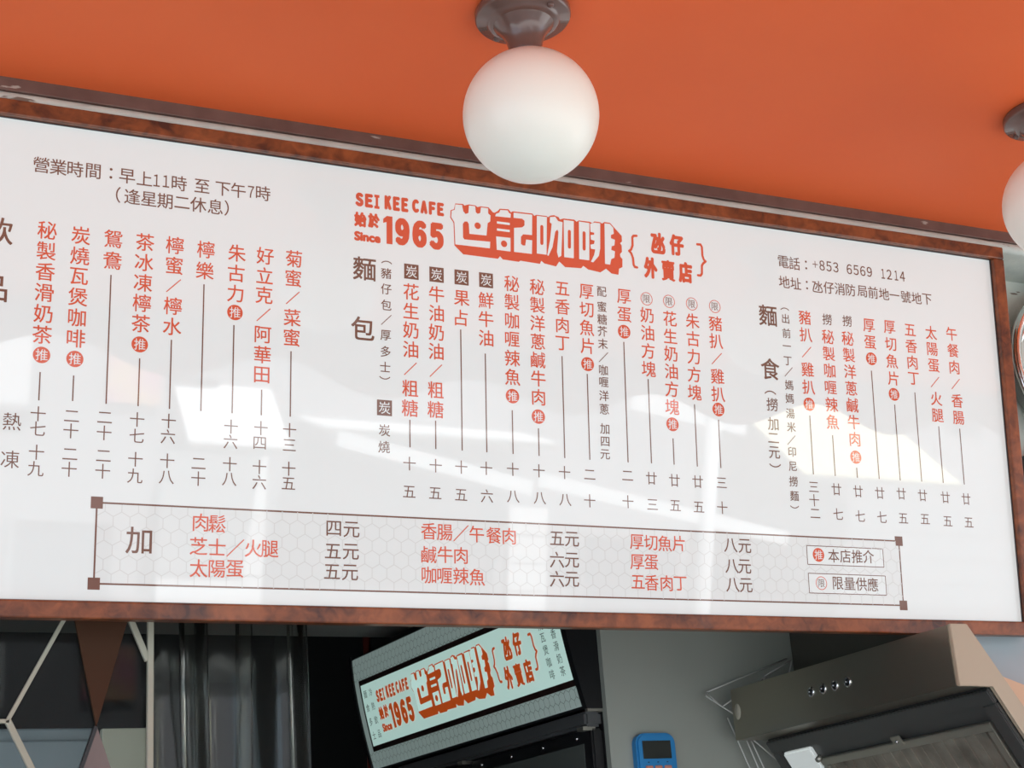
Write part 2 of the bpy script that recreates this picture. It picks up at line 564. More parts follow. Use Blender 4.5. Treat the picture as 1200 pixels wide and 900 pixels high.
def lerp(p, q, n):
    if n == 1:
        return [p]
    # even steps on the board face between the first and the last character
    a, b = board_uv(*p), board_uv(*q)
    return [(a[0] + (b[0] - a[0]) * k / (n - 1), a[1] + (b[1] - a[1]) * k / (n - 1)) for k in range(n)]

def column(name, txt, p, q, size=0.0295, m='p_red', bold=0.0):
    fl = Flat()
    for c, (u, v) in zip(txt, lerp(p, q, len(txt))):
        fl.char(c, u, v, size * (0.8 if c == '／' else 1.0), bold=bold or 0.00028)
    return fl.emit(name, m, board, on_board(0.0004))

def vline(p, q, wdt=0.0021):
    fl = Flat()
    a, b = board_uv(*p), board_uv(*q)
    u = (a[0] + b[0]) / 2
    fl.seg((u, a[1]), (u, b[1]), wdt)
    return fl.emit('price_line', 'p_brown', board, on_board(0.0004))

def badge(p, r=0.0128):
    u, v = board_uv(*p)
    fl = Flat()
    fl.disc(u, v, r)
    o = fl.emit('recommended_badge', 'p_red', board, on_board(0.0004))
    g = Flat()
    g.char('推', u, v, r * 1.45)
    g.emit('badge_lettering', 'p_white', o, on_board(0.0008))
    return o

def limited(p, r=0.0118):
    u, v = board_uv(*p)
    fl = Flat()
    fl.ring(u, v, r, 0.0013)
    o = fl.emit('limited_badge', 'p_red', board, on_board(0.0004))
    g = Flat()
    g.char('限', u, v, r * 1.35)
    g.emit('badge_lettering', 'p_brown', o, on_board(0.0004))
    return o

def coal(p, s=0.0265):
    u, v = board_uv(*p)
    fl = Flat()
    fl.rect(u - s / 2, v - s / 2, u + s / 2, v + s / 2)
    o = fl.emit('charcoal_badge', 'p_brown', board, on_board(0.0004))
    g = Flat()
    g.char('炭', u, v, s * 0.8)
    g.emit('badge_lettering', 'p_white', o, on_board(0.0008))

def price(chars, pts, size=0.0238):
    return run('price_lettering', chars, pts, size, 'p_brown')

# opening hours
run('hours_lettering', '營業時間：早上１１時至下午７時',
    [(48.3, 193.3), (68.3, 196), (88.3, 198.3), (109.3, 200.7), (130, 203.3), (149, 206.7), (169.3, 209.3), (183.5, 211.7), (194.5, 212.7), (210, 215),
     (236.7, 218.3), (261, 221.7), (279.3, 223.3), (294, 225), (308.3, 226.7)], 0.0262, 'p_brown')
run('hours_lettering', '（逢星期二休息）',
    [(138.5, 228.3), (155, 230.7), (174.3, 233.3), (193.3, 235.7), (213.3, 237.7), (232.3, 240), (252.3, 242.3), (265.5, 244)], 0.0262, 'p_brown')
# drinks
run('heading_lettering', '飲品', [(-2, 270), (-7, 338)], 0.043, 'p_brown', bold=0.0006)
run('heading_lettering', '熱凍', [(14, 494), (11.7, 538.3)], 0.0275, 'p_brown')
drinks = [
    ('秘製香滑奶茶', (55.3, 270), (49.3, 392.3), (48.7, 416), (46.7, 436), (45.7, 469.3), [('十七', (44.7, 485), (44.3, 502.3)), ('十九', (42.7, 530), (41.7, 549.3))]),
    ('炭燒瓦煲咖啡', (94.7, 276), (89, 396.7), (87.7, 420.7), (86, 440), (85.3, 470), [('二十', (84, 487.7), (83, 505)), ('二十', (82, 532.3), (81, 550))]),
    ('鴛鴦', (132.7, 280), (131.7, 305.3), None, (130.3, 322.3), (124, 473.3), [('二十', (122.7, 489.3), (122, 507.3)), ('二十', (121.3, 534.3), (120.3, 552.3))]),
    ('茶冰凍檸茶', (170, 284), (165, 379.3), (163.7, 403.7), (163.7, 420), (161.7, 476), [('十七', (160.7, 491.7), (160.3, 510.7)), ('十九', (158.7, 538.3), (158, 557.7))]),
    ('檸蜜／檸水', (205, 287.7), (201.7, 382.7), None, (201, 398.3), (198.3, 479.3), [('十六', (197.7, 493.3), (196.7, 511.7)), ('十八', (196, 540), (195, 559.3))]),
    ('檸樂', (241.3, 292.7), (240, 317.3), None, (239.3, 333.3), (235, 481.7), [('二十', (232.7, 543.3), (232.3, 561))]),
    ('朱古力', (277.7, 296.7), (275.7, 344), (275.3, 366.3), (274.3, 381), (271.7, 484.3), [('十六', (270.7, 500), (270, 517.7)), ('十八', (269.3, 544), (268.7, 561.7))]),
    ('好立克／阿華田', (310.7, 300), (306.7, 439.3), None, (306.7, 456.7), (306, 486.7), [('十四', (305.7, 501.7), (304.3, 519.3)), ('十六', (304, 547.3), (303.7, 565.3))]),
    ('菊蜜／菜蜜', (344.3, 303.3), (341.7, 395.7), None, (341.3, 411.7), (339.7, 488.3), [('十三', (339.3, 504), (339, 521.7)), ('十五', (338.3, 549.3), (338, 566.7))]),
]
for txt, p, q, bd, l0, l1, pr in drinks:
    column('item_lettering', txt, p, q)
    if bd:
        badge(bd)
    vline(l0, l1)
    for t, a, b in pr:
        price(t, [a, b])
# bread
run('heading_lettering', '麵包', [(427, 315), (425, 385)], 0.0415, 'p_brown', bold=0.0007)
R90 = -math.pi / 2
run('note_lettering', '（豬仔包／厚多士）', [(453, 307.5), (452.5, 320.5), (452.5, 338.8), (452.5, 357.5), (452.5, 375), (451.8, 393), (451.8, 412), (451.3, 430), (450.8, 443)],
    0.0192, 'p_brown', rots={0: R90, 8: R90})
coal((450.5, 478))
run('note_lettering', '炭燒', [(450.5, 504.3), (450, 523.8)], 0.0205, 'p_brown')
bread = [
    ('花生奶油／粗糖', (481.8, 342), (480.3, 478.3), None, None, (482, 318.5), (480.3, 492), (480.3, 524.3), '十五', (479.8, 543.3), (479.5, 576.3)),
    ('牛油奶油／粗糖', (511.5, 345), (510.3, 480), None, None, (511.5, 322), (510.5, 493), (510.5, 526.3), '十五', (510.5, 545.8), (510, 578)),
    ('果占', (541, 349.5), (540.5, 372.5), None, None, (540.8, 325.3), (540.8, 386.3), (540.5, 528), '十五', (540.5, 547.5), (540.3, 580)),
    ('鮮牛油', (569.5, 352), (569.5, 396.3), None, None, (569.5, 328.5), (569.5, 414.5), (569.5, 530), '十六', (569.8, 548.8), (570.5, 581.3)),
    ('秘製咖喱辣魚', (599.5, 332.5), (600.5, 442), (600.5, 464.3), None, None, (600.5, 480.8), (600.8, 532), '十八', (600.8, 550), (601.3, 582)),
    ('秘製洋蔥鹹牛肉', (629.3, 336.3), (631, 465.5), (630.8, 488.3), None, None, (631.3, 502), (631.3, 534.3), '十八', (631.5, 551.8), (632.5, 583.8)),
    ('五香肉丁', (658.8, 338.3), (659, 402.5), None, None, None, (659.5, 417.5), (660.8, 536.8), '十八', (661.5, 553.8), (662.3, 585.8)),
    ('厚切魚片', (687, 341.8), (688, 405.5), (688.5, 426.8), None, None, (688.8, 438.3), (690.3, 538.8), '二十', (691, 556.3), (691, 587)),
    ('厚蛋', (731, 347.5), (731.5, 368.8), (731.3, 388.8), None, None, (731.8, 400.8), (735, 541.8), '二十', (735.3, 557.5), (735.8, 588)),
    ('奶油方塊', (758, 369.3), (760, 432.5), None, (757.5, 350.3), None, (760.3, 444.3), (762.5, 543), '廿三', (763.3, 560.5), (764.5, 591.3)),
    ('花生奶油方塊', (785, 373.5), (787.5, 477), (788, 497.3), (783.8, 353.3), None, (789, 513.8), (789.5, 544.5), '廿五', (790.3, 563), (791.3, 592.5)),
    ('朱古力方塊', (811.5, 376.3), (813.8, 460), None, (810.5, 356.3), None, (814, 473.8), (816.8, 546.8), '廿五', (817.5, 564.5), (818.8, 594.3)),
    ('豬扒／雞扒', (838.3, 379.3), (841.3, 462), (841.8, 480), (837.5, 359.3), None, (842, 492), (844.5, 548.5), '三十', (845.5, 565.8), (846.3, 595)),
]
for txt, p, q, bd, lm, co, l0, l1, pr, a, b in bread:
    column('item_lettering', txt, p, q)
    if bd:
        badge(bd)
    if lm:
        limited(lm)
    if co:
        coal(co)
    vline(l0, l1)
    price(pr, [a, b])
run('note_lettering', '配蜜糖芥末／咖喱洋蔥加四元',
    [(705, 341.8), (705.3, 359.5), (705.5, 374.3), (705.8, 388.3), (706.3, 403), (707, 418.8), (707, 433.8), (707.5, 448), (707.7, 463.8), (708, 479.5), (708.5, 502.5), (709, 517.5), (709, 532.5)],
    0.0198, 'p_brown')
# noodles
run('heading_lettering', '麵食', [(899.7, 369.8), (902.5, 432.5)], 0.0415, 'p_brown', bold=0.0007)
run('note_lettering', '（撈加二元）', [(902.5, 460), (904.8, 474.1), (905.9, 496.8), (906.2, 513.4), (907.3, 530.4), (908.2, 545.7)], 0.0255, 'p_brown', rots={0: R90, 5: R90})
run('note_lettering', '（出前一丁／媽媽湯米／印尼撈麵）',
    [(919.5, 362.2), (920.4, 373.5), (921.5, 390.5), (921.8, 405.5), (922.9, 423.1), (924, 435.9), (924.6, 451.4), (925.2, 467), (926, 484.6), (927.2, 500.5), (927.4, 515.8),
     (928, 529.6), (928.9, 546.6), (929.7, 564.2), (930.8, 581.2), (931, 594.2)], 0.0195, 'p_brown', rots={0: R90, 15: R90})
noodles = [
    ('豬扒／雞扒', (943, 372.1), (947.3, 453.7), (948.1, 473.8), None, (949.3, 486.9), (952.7, 555.9), '三十二', [(953.5, 570.7), (954, 586.3), (955.2, 601.8)]),
    ('秘製咖喱辣魚', (970, 394.8), (975.6, 494.5), None, (969.1, 374.4), (975.6, 510), (978.7, 557.9), '廿七', [(980.1, 573.5), (982.1, 602.4)]),
    ('秘製洋蔥鹹牛肉', (993.2, 396.7), (1001.7, 514.6), (1002.8, 535.8), (992.6, 376.3), (1004, 548), (1004.5, 559.9), '廿七', [(1005.4, 575.8), (1007.9, 604.7)]),
    ('厚蛋', (1018.1, 381.4), (1019.5, 401.3), (1021, 420.5), None, (1021.5, 434.4), (1029.7, 561.3), '廿七', [(1030.9, 577.8), (1033.4, 606.1)]),
    ('厚切魚片', (1042.2, 383.4), (1046.5, 443.5), (1047.6, 462.2), None, (1048.4, 474.1), (1054.7, 563), '廿五', [(1056.1, 578.6), (1058.4, 607.5)]),
    ('五香肉丁', (1066.3, 386.8), (1070.5, 443.8), None, None, (1072, 460), (1079.9, 564.4), '廿五', [(1081, 580.6), (1083.9, 608.4)]),
    ('太陽蛋／火腿', (1090.9, 390), (1098.6, 486.9), None, None, (1100, 499.6), (1105.1, 565.9), '廿五', [(1107.7, 582.9), (1110.5, 610.9)]),
    ('午餐肉／香腸', (1115, 391.4), (1123, 489.7), None, None, (1124.4, 502.4), (1130, 567.8), '廿五', [(1132, 584.9), (1135.2, 612.3)]),
]
for txt, p, q, bd, lo, l0, l1, pr, pp in noodles:
    column('item_lettering', txt, p, q, 0.0288)
    if bd:
        badge(bd)
    if lo:
        run('note_lettering', '撈', [lo], 0.0225, 'p_brown')
    vline(l0, l1)
    price(pr, pp)
# telephone and address
run('contact_lettering', '電話：', [(917.8, 306.9), (930.8, 308.9), (944.4, 310.6)], 0.0262, 'p_brown')
fl = Flat()
a = board_uv(951.8, 308)
b = board_uv(1055.5, 329.5)
a2 = board_uv(1055.5, 318)
tel = '+853 6569 1214'
for k, c in enumerate(tel):
    if c == ' ':
        fl.emit('contact_lettering', 'p_brown', board, on_board(0.0004))
        fl = Flat()
        continue
    cw = (b[0] - a[0]) / (len(tel) - 0.9)
    x = a[0] + cw * k * 1.0
    fl.fit({'+': '＋'}.get(c, chr(ord(c) + 0xFEE0)), x + (0.003 if c == '1' else 0), b[1] + (0.004 if c == '+' else 0), x + cw * 0.78 - (0.001 if c == '1' else 0), a2[1] - (0.003 if c == '+' else 0), 0.0003)
fl.emit('contact_lettering', 'p_brown', board, on_board(0.0004))
run('contact_lettering', '地址：氹仔消防局前地一號地下',
    [(918.9, 330.4), (932.3, 332.3), (945.5, 334.2), (957.8, 336.1), (971.1, 337.3), (983.8, 338.7), (996.6, 340), (1010.2, 341.5), (1022.9, 342.9), (1035.7, 344.6),
     (1047.9, 346), (1061.2, 348), (1073.9, 349.4), (1086.1, 350.8)], 0.0252, 'p_brown')

# add-on box
u0, v1 = board_uv(113.5, 589)
u1, _ = board_uv(1053, 634)
_, v0 = board_uv(110, 684)
fl = Flat()
fl.rect(u0, v0, u1, v1)
abox = fl.emit('addon_box_print', 'p_box', board, on_board(0.0002))
fl = Flat()
hexes(fl, u0, v0, u1, v1, 0.0145, 0.0013)
fl.emit('hexagon_print', 'p_hex', abox, on_board(0.0003), kind='stuff')
fl = Flat()
for p, q in (((u0, v0), (u1, v0)), ((u1, v0), (u1, v1)), ((u1, v1), (u0, v1)), ((u0, v1), (u0, v0))):
    fl.seg(p, q, 0.0027)
for cu in (u0, u1):
    for cv in (v0, v1):
        fl.rect(cu - 0.009, cv - 0.009, cu + 0.009, cv + 0.009)
fl.emit('border_print', 'p_brown', abox, on_board(0.0005))
run('heading_lettering', '加', [(162.7, 633.3)], 0.0425, 'p_brown', bold=0.0004)
AD = [
    ('肉鬆', [(235, 612.3), (254.3, 614)], 'p_red'), ('芝士／火腿', [(232.7, 640), (254.3, 641), (275.7, 642.3), (296.7, 642.7), (316, 643.3)], 'p_red'),
    ('太陽蛋', [(232.7, 666), (254.3, 666.7), (275, 666.7)], 'p_red'),
    ('四元', [(391, 619.3), (411.7, 620.7)], 'p_brown'), ('五元', [(390, 646), (411, 646.7)], 'p_brown'), ('五元', [(389, 670), (410, 671)], 'p_brown'),
    ('香腸／午餐肉', [(502.5, 622.5), (521, 624), (540, 625), (558.5, 626), (578.5, 627.5), (596.5, 628.5)], 'p_red'),
    ('鹹牛肉', [(502.5, 650), (521.5, 650), (540, 651)], 'p_red'), ('咖喱辣魚', [(502.5, 674), (521, 675), (540, 675), (559, 676.5)], 'p_red'),
    ('五元', [(652.5, 631), (670, 632)], 'p_brown'), ('六元', [(652.5, 656), (670, 656.5)], 'p_brown'), ('六元', [(652.5, 678.5), (670, 679)], 'p_brown'),
    ('厚切魚片', [(746, 635), (762.5, 636), (779, 637), (795, 637)], 'p_red'), ('厚蛋', [(746.5, 658.5), (763, 659)], 'p_red'),
    ('五香肉丁', [(747.5, 682), (763.5, 683), (781, 683.5), (797, 684)], 'p_red'),
    ('八元', [(856, 639), (872.5, 640)], 'p_brown'), ('八元', [(857.5, 663.5), (872.5, 664)], 'p_brown'), ('八元', [(858.5, 685.5), (874, 686)], 'p_brown'),
]
for t, pts, m in AD:
    run('addon_lettering', t, pts, 0.0285, m, h=0.0006)
for (ca, cb) in (((945, 639.3), (1035.7, 664.8)), ((947, 671.8), (1038.8, 697.6))):
    a, b = board_uv(*ca), board_uv(*cb)
    fl = Flat()
    fl.rect(a[0], b[1], b[0], a[1])
    o = fl.emit('legend_box', 'p_white', board, on_board(0.00045))
    fl = Flat()
    for p, q in (((a[0], a[1]), (b[0], a[1])), ((b[0], a[1]), (b[0], b[1])), ((b[0], b[1]), (a[0], b[1])), ((a[0], b[1]), (a[0], a[1]))):
        fl.seg(p, q, 0.0014)
    fl.emit('legend_outline', 'p_brown', o, on_board(0.0006))
bo = badge((958.9, 650.3))
bo.location.z = 0.0003
lo = limited((962.3, 683.5))
lo.location.z = 0.0003
run('legend_lettering', '本店推介', [(976.7, 651.4), (990.3, 651.8), (1004, 652.3), (1017.3, 652.3)], 0.0255, 'p_brown', h=0.0007)
run('legend_lettering', '限量供應', [(981.8, 683.5), (995.4, 684), (1009, 684.6), (1022.4, 685.2)], 0.0255, 'p_brown', h=0.0007)

# ------------------------------------------------------------------ logo (flat print, used on the board and the cooler)
def zpt(x, y):
    return board_uv(515 + x / 5.3333, 225 + y / 5.3333)
def ypt(x, y):
    return board_uv(720 + x / 9.2308, 255 + y / 9.2308)
L_or, L_wh, L_txt, L_branch = Flat(), Flat(), Flat(), Flat()
L_holes = []
sil = [(98, 72), (146, 75), (156, 85), (183, 78), (224, 84), (236, 95), (256, 90), (306, 96), (334, 128), (345, 130), (365, 118), (376, 105), (430, 108), (447, 128), (456, 121), (580, 135), (592, 150), (604, 143), (668, 150), (678, 158), (692, 148),
       (715, 145), (745, 158), (752, 172), (775, 166), (842, 173), (856, 186), (870, 178), (938, 186), (955, 195), (968, 184), (1003, 189), (1015, 198), (1030, 188), (1065, 193), (1138, 275), (1140, 310), (1128, 320), (1138, 335), (1140, 375), (1128, 388),
       (1130, 405), (1143, 420), (1143, 470), (1122, 480), (1118, 518), (1075, 510), (1040, 480), (1005, 503), (930, 485), (898, 462), (885, 477), (785, 470), (748, 435), (728, 466), (655, 447), (635, 430), (628, 450), (505, 430), (495, 437),
       (395, 422), (378, 402), (365, 418), (148, 390), (93, 334), (87, 192), (66, 160), (69, 114), (90, 108)]
L_or.poly([zpt(*p) for p in sil])
WH = [
    [(98, 78), (140, 82), (148, 122), (162, 138), (180, 132), (183, 85), (222, 90), (226, 128), (238, 137), (254, 132), (258, 97), (303, 103), (303, 135), (318, 147), (316, 185), (300, 195), (293, 273), (186, 262), (182, 200), (172, 185),
     (155, 185), (145, 200), (146, 285), (155, 297), (316, 312), (314, 353), (98, 328), (92, 190), (72, 158), (75, 118), (94, 112)],
    [(347, 152), (352, 137), (372, 130), (379, 113), (425, 116), (432, 130), (445, 139), (443, 162)],
    [(358, 184), (438, 194), (438, 208), (358, 198)], [(358, 228), (438, 238), (438, 252), (358, 242)],
    [(353, 278), (443, 288), (443, 373), (357, 362)],
    [(462, 130), (578, 143), (577, 270), (522, 265), (508, 280), (508, 325), (520, 335), (535, 335), (540, 298), (578, 303), (576, 388), (465, 375), (465, 225), (515, 222), (530, 210), (530, 180), (515, 168), (462, 162)],
    [(607, 150), (670, 157), (668, 393), (607, 385)],
    [(690, 158), (722, 155), (740, 182), (768, 190), (760, 400), (742, 410), (733, 375), (742, 250), (735, 235), (722, 250), (705, 345), (680, 400), (672, 395), (690, 300), (700, 200), (688, 190)],
    [(775, 175), (838, 183), (838, 415), (778, 408)],
    [(870, 185), (935, 195), (935, 428), (872, 420)],
    [(940, 200), (968, 192), (1003, 197), (1003, 355), (995, 400), (960, 440), (945, 437), (965, 395), (972, 360), (945, 355), (942, 330), (965, 325), (968, 305), (945, 298), (943, 270), (965, 268), (965, 255), (942, 250)],
    [(1030, 197), (1062, 200), (1085, 225), (1088, 262), (1070, 270), (1070, 290), (1095, 300), (1092, 335), (1075, 340), (1072, 362), (1095, 372), (1092, 412), (1072, 420), (1065, 455), (1033, 450)],
]
for p in WH:
    L_wh.poly([zpt(*q) for q in p])
for c in ((237, 212), (402, 325)):
    u, v = zpt(*c)
    L_holes.append(Flat())
    L_holes[-1].disc(u, v, 0.0060)
for x, ya, yb in ((638, 218, 322), (810, 248, 345), (902, 257, 357)):
    L_holes.append(Flat())
    L_holes[-1].path([zpt(x, ya), zpt(x, yb)], 0.0062)
def rectpx(fl, txt, a, b, bold):
    p, q = board_uv(*a), board_uv(*b)
    fl.fit(txt, p[0], q[1], q[0], p[1], bold)
def word(fl, txt, a, b, bold, gap, narrow=()):
    """letters of a word side by side inside the box from a (top left) to b (bottom right)"""
    p, q = board_uv(*a), board_uv(*b)
    wts = [0.62 if c in narrow else 1.0 for c in txt]
    tot = (q[0] - p[0]) - gap * (len(txt) - 1)
    x = p[0]
    for c, wt in zip(txt, wts):
        wd = tot * wt / sum(wts)
        h = p[1] - q[1]
        if c == '１':
            fl.poly([(x + wd * 0.36, q[1]), (x + wd, q[1]), (x + wd, p[1]), (x + wd * 0.40, p[1]), (x, p[1] - h * 0.12), (x, p[1] - h * 0.27), (x + wd * 0.36, p[1] - h * 0.22)])
        elif c == 'Ｉ':
            fl.rect(x + wd * 0.26, q[1], x + wd * 0.74, p[1])
            fl.rect(x, q[1], x + wd, q[1] + h * 0.2)
            fl.rect(x, p[1] - h * 0.2, x + wd, p[1])
        else:
            fl.fit(c, x, q[1], x + wd, p[1], bold)
        x += wd + gap
word(L_txt, 'ＳＥＩ', (416.3, 225), (444.5, 245.2), 0.0022, 0.0022, 'Ｉ')
word(L_txt, 'ＫＥＥ', (450.3, 228.5), (478.5, 249.3), 0.0022, 0.0022)
word(L_txt, 'ＣＡＦＥ', (482.6, 233), (520.3, 254), 0.0022, 0.0022)
rectpx(L_txt, '始', (414.9, 247.5), (429.5, 267), 0.0016)
rectpx(L_txt, '於', (431, 249), (445, 268.4), 0.0016)
rectpx(L_txt, 'Since', (414.9, 270.3), (446, 285.6), 0.0014)
word(L_txt, '１９６５', (448.9, 252.6), (520.1, 294.1), 0.0040, 0.0045, '１')
for ch, a, b in (('氹', (762, 271.3), (780.1, 298.9)), ('仔', (783.9, 273.6), (801.8, 301)), ('外', (753.8, 300.3), (770.9, 327.6)), ('賣', (774.4, 304), (791.5, 330.6)), ('店', (794.2, 305.9), (811.9, 333))):
    rectpx(L_branch, ch, a, b, 0.0021 if ch != '賣' else 0.0012)
L_branch.path([ypt(*p) for p in ((238, 198), (205, 198), (192, 215), (195, 300), (180, 345), (158, 362), (180, 385), (200, 440), (206, 510), (220, 535), (245, 540))], 0.0046)
L_branch.path([ypt(*p) for p in ((893, 290), (930, 292), (945, 320), (950, 410), (965, 455), (985, 475), (960, 495), (945, 520), (945, 605), (932, 628), (902, 625))], 0.0046)
logo = L_or.emit('logo_shadow_print', 'p_red', board, on_board(0.0004))
L_wh.emit('logo_letter_print', 'p_white', logo, on_board(0.0008))
for hl in L_holes:
    hl.emit('logo_counter_print', 'p_red', logo, on_board(0.0012))
L_branch.emit('branch_lettering', 'p_red', board, on_board(0.0004))
L_txt.emit('logo_lettering', 'p_red', board, on_board(0.0004))

# ------------------------------------------------------------------ globe lamps
def globe_lamp(x, y, label):
    root = empty('globe_lamp', (x, y, CEIL), label, 'ceiling lamp', 'globe lamps on the orange ceiling')
    plate = lathe('ceiling_plate', [(0, 0.001), (0.069, 0.001), (0.072, -0.004), (0.072, -0.014), (0.0695, -0.018), (0.056, -0.0195), (0.054, -0.0235), (0.050, -0.0265), (0.040, -0.0275), (0.0, -0.0275)], 'brown_metal', root, 64)
    lathe('neck', [(0.047, -0.0245), (0.044, -0.029), (0.036, -0.037), (0.030, -0.047), (0.0265, -0.058), (0.0245, -0.070), (0.0240, -0.086), (0.0, -0.086)], 'brown_metal', root, 48)
    sc = lathe('screw', [(0, 0), (0.0052, 0), (0.0052, -0.005), (0.0035, -0.0065), (0, -0.0068)], 'brown_metal', plate, 16)
    sc.location = (0.0180, -0.056, -0.0175)
    sc2 = lathe('screw', [(0, 0), (0.0052, 0), (0.0052, -0.005), (0.0035, -0.0065), (0, -0.0068)], 'brown_metal', plate, 16)
    sc2.location = (-0.0180, 0.056, -0.0175)
    R = 0.1
    c = -0.178
    a0 = math.asin(0.0236 / R)
    pf = [(R * math.sin(a0 + (math.pi - a0) * k / 40), c + R * math.cos(a0 + (math.pi - a0) * k / 40)) for k in range(41)]
    pf[-1] = (0, c - R)
    lathe('glass_globe', pf, 'opal', root, 64)
    return root
globe_lamp(0.988, 1.847, 'white opal globe lamp on a brown ceiling plate above the big orange logo')
globe_lamp(2.015, 1.847, 'white opal globe lamp in front of the board\'s telephone number end')

# ------------------------------------------------------------------ range hood
hood = empty('range_hood', (0, 0, 0), 'slanted stainless range hood with four buttons and a beige end panel', 'range hood')
HY0, HY1 = 2.2, 2.912
prism('front_panel', [(1.924, zz(0.361)), (1.924, zz(0.468)), (1.962, zz(0.468)), (1.999, zz(0.361))], HY0 + 0.004, HY1, 'steel', hood, 0.0012)
sl = lambda x: 0.361 - (x - 1.999) * 1.6187
top = lambda x: 0.468 - (x - 1.963) * 1.46
prism('body', [(1.96, zz(0.467)), (2.132, zz(top(2.132))), (2.132, zz(sl(2.132))), (2.0, zz(0.3625))], HY0 + 0.004, 2.905, 'steel_dark', hood)
prism('end_panel', [(1.9245, zz(0.360)), (1.9245, zz(0.469)), (1.963, zz(0.469)), (2.132, zz(top(2.132))), (2.132, zz(sl(2.132) - 0.002)), (1.999, zz(0.3595))], HY0 - 0.004, HY0 + 0.004, 'beige', hood, 0.001)
hs = Vector((0.139, 0, -0.225)).normalized()
hn = Vector((hs.z, 0, -hs.x)).normalized()          # outward normal of the slanted underside
h0 = Vector((1.999, 0, zz(0.361)))
def hp(s, y, h=0.0):
    p = h0 + hs * s + hn * h
    return (p.x, y, p.z)
def slab(name, s0, s1, y0, y1, t0, t1, m, parent=None, bevel=0.0):
    bm = bmesh.new()
    vs = [bm.verts.new(hp(s, y, h)) for h in (t0, t1) for s, y in ((s0, y0), (s1, y0), (s1, y1), (s0, y1))]
    for f in ((0, 3, 2, 1), (4, 5, 6, 7), (0, 1, 5, 4), (1, 2, 6, 5), (2, 3, 7, 6), (3, 0, 4, 7)):
        bm.faces.new([vs[i] for i in f])
    if bevel:
        bmesh.ops.bevel(bm, geom=bm.edges[:], offset=bevel, segments=2, affect='EDGES')
    return link(name, done(bm, name), m, parent or hood)
# raised rim of the underside
slab('rim', 0.002, 0.030, 2.206, 2.903, 0.0, 0.010, 'steel_dark', bevel=0.002)
slab('rim', 0.030, 0.248, 2.206, 2.240, 0.0, 0.010, 'steel_dark', bevel=0.002)
slab('rim', 0.030, 0.248, 2.878, 2.903, 0.0, 0.010, 'steel_dark', bevel=0.002)
fil = slab('filter', 0.075, 0.245, 2.262, 2.750, 0.001, 0.004, 'filter')
for k in range(16):
    y = 2.275 + k * 0.0305
    slab('filter_rib', 0.078, 0.242, y, y + 0.012, 0.004, 0.0065, 'filter', fil)
slab('filter_frame', 0.062, 0.078, 2.246, 2.762, 0.001, 0.012, 'steel_lite', bevel=0.0015)
slab('filter_frame', 0.078, 0.246, 2.246, 2.264, 0.001, 0.012, 'steel_lite', bevel=0.0015)
slab('filter_frame', 0.078, 0.246, 2.746, 2.762, 0.001, 0.012, 'steel_lite', bevel=0.0015)
br = slab('bracket', 0.048, 0.070, 2.488, 2.516, 0.011, 0.0145, 'steel_lite', bevel=0.001)
sc = lathe('bracket_screw', [(0, 0.003), (0.003, 0.003), (0.004, 0), (0, 0)], 'chrome', br, 12)
sc.location = hp(0.059, 2.502, 0.0145)
sc.rotation_euler = hn.to_track_quat('Z', 'Y').to_euler()
slab('lamp_cover', 0.034, 0.10, 2.772, 2.868, 0.0, 0.011, 'panel', bevel=0.003)
kn = lathe('pivot_screw', [(0, 0.012), (0.005, 0.012), (0.007, 0.006), (0.007, 0), (0, 0)], 'steel_lite', hood, 16)
kn.location = hp(0.060, 2.758, 0.008)
kn.rotation_euler = hn.to_track_quat('Z', 'Y').to_euler()
for y in (2.625, 2.585, 2.546, 2.505):
    b = lathe('button', [(0.0105, 0.0), (0.0105, -0.002), (0.0075, -0.0032), (0.0062, -0.0028), (0.006, -0.001), (0.0, -0.001)], 'chrome', hood, 24)
    b.location = (1.924, y, zz(0.418))
    b.rotation_euler = (0, math.pi / 2, 0)
    c = lathe('button_cap', [(0.0052, 0.0), (0.0052, -0.004), (0.0035, -0.0055), (0, -0.0057)], 'black', b, 20)
    i = lathe('button_dot', [(0.0022, 0.0), (0.0022, -0.0062), (0, -0.0064)], 'chrome', b, 12)
stk = lathe('sticker', [(0, -0.0006), (0.0115, -0.0006), (0.0115, 0.0), (0, 0)], 'sticker', hood, 24)
stk.scale = (1.45, 1.0, 1)
stk.location = (1.924, 2.892, zz(0.419))
stk.rotation_euler = (0, math.pi / 2, 0)

# card leaning behind the hood
cardb = bmesh.new()
bm_bar(cardb, (2.19, 2.395, zz(0.40)), (2.33, 2.395, zz(0.355)), 0.06, 0.02)
for v in cardb.verts:
    v.co.z -= 0.02
card = link('cardboard_box', done(cardb, 'cardboard_box'), 'peach')
tag(card, 'peach cardboard piece against the blue grey pier behind the range hood', 'cardboard')

# ------------------------------------------------------------------ wire rack on the grey partition
rack = empty('wire_rack', (1.98, 2.95, zz(0.42)), 'thin white wire rack on the grey partition behind the range hood', 'rack')
bm = bmesh.new()
rods = [((1.868, 2.92, 0.456), (1.972, 2.92, 0.395)), ((1.868, 2.92, 0.456), (1.892, 2.955, 0.470)), ((1.892, 2.955, 0.470), (1.905, 2.925, 0.436)),
        ((1.892, 2.955, 0.470), (2.115, 2.962, 0.545)), ((2.032, 2.93, 0.502), (2.107, 2.93, 0.537)), ((2.107, 2.93, 0.537), (2.112, 2.962, 0.500)), ((1.915, 2.93, 0.437), (2.05, 2.93, 0.51)),
        ((1.955, 2.93, 0.385), (2.05, 2.93, 0.310)), ((1.965, 2.935, 0.37), (2.01, 2.935, 0.250)), ((1.98, 2.94, 0.37), (2.03, 2.94, 0.250)), ((1.935, 2.95, 0.415), (2.0, 2.95, 0.250)), ((2.032, 2.93, 0.502), (2.05, 2.965, 0.50))]
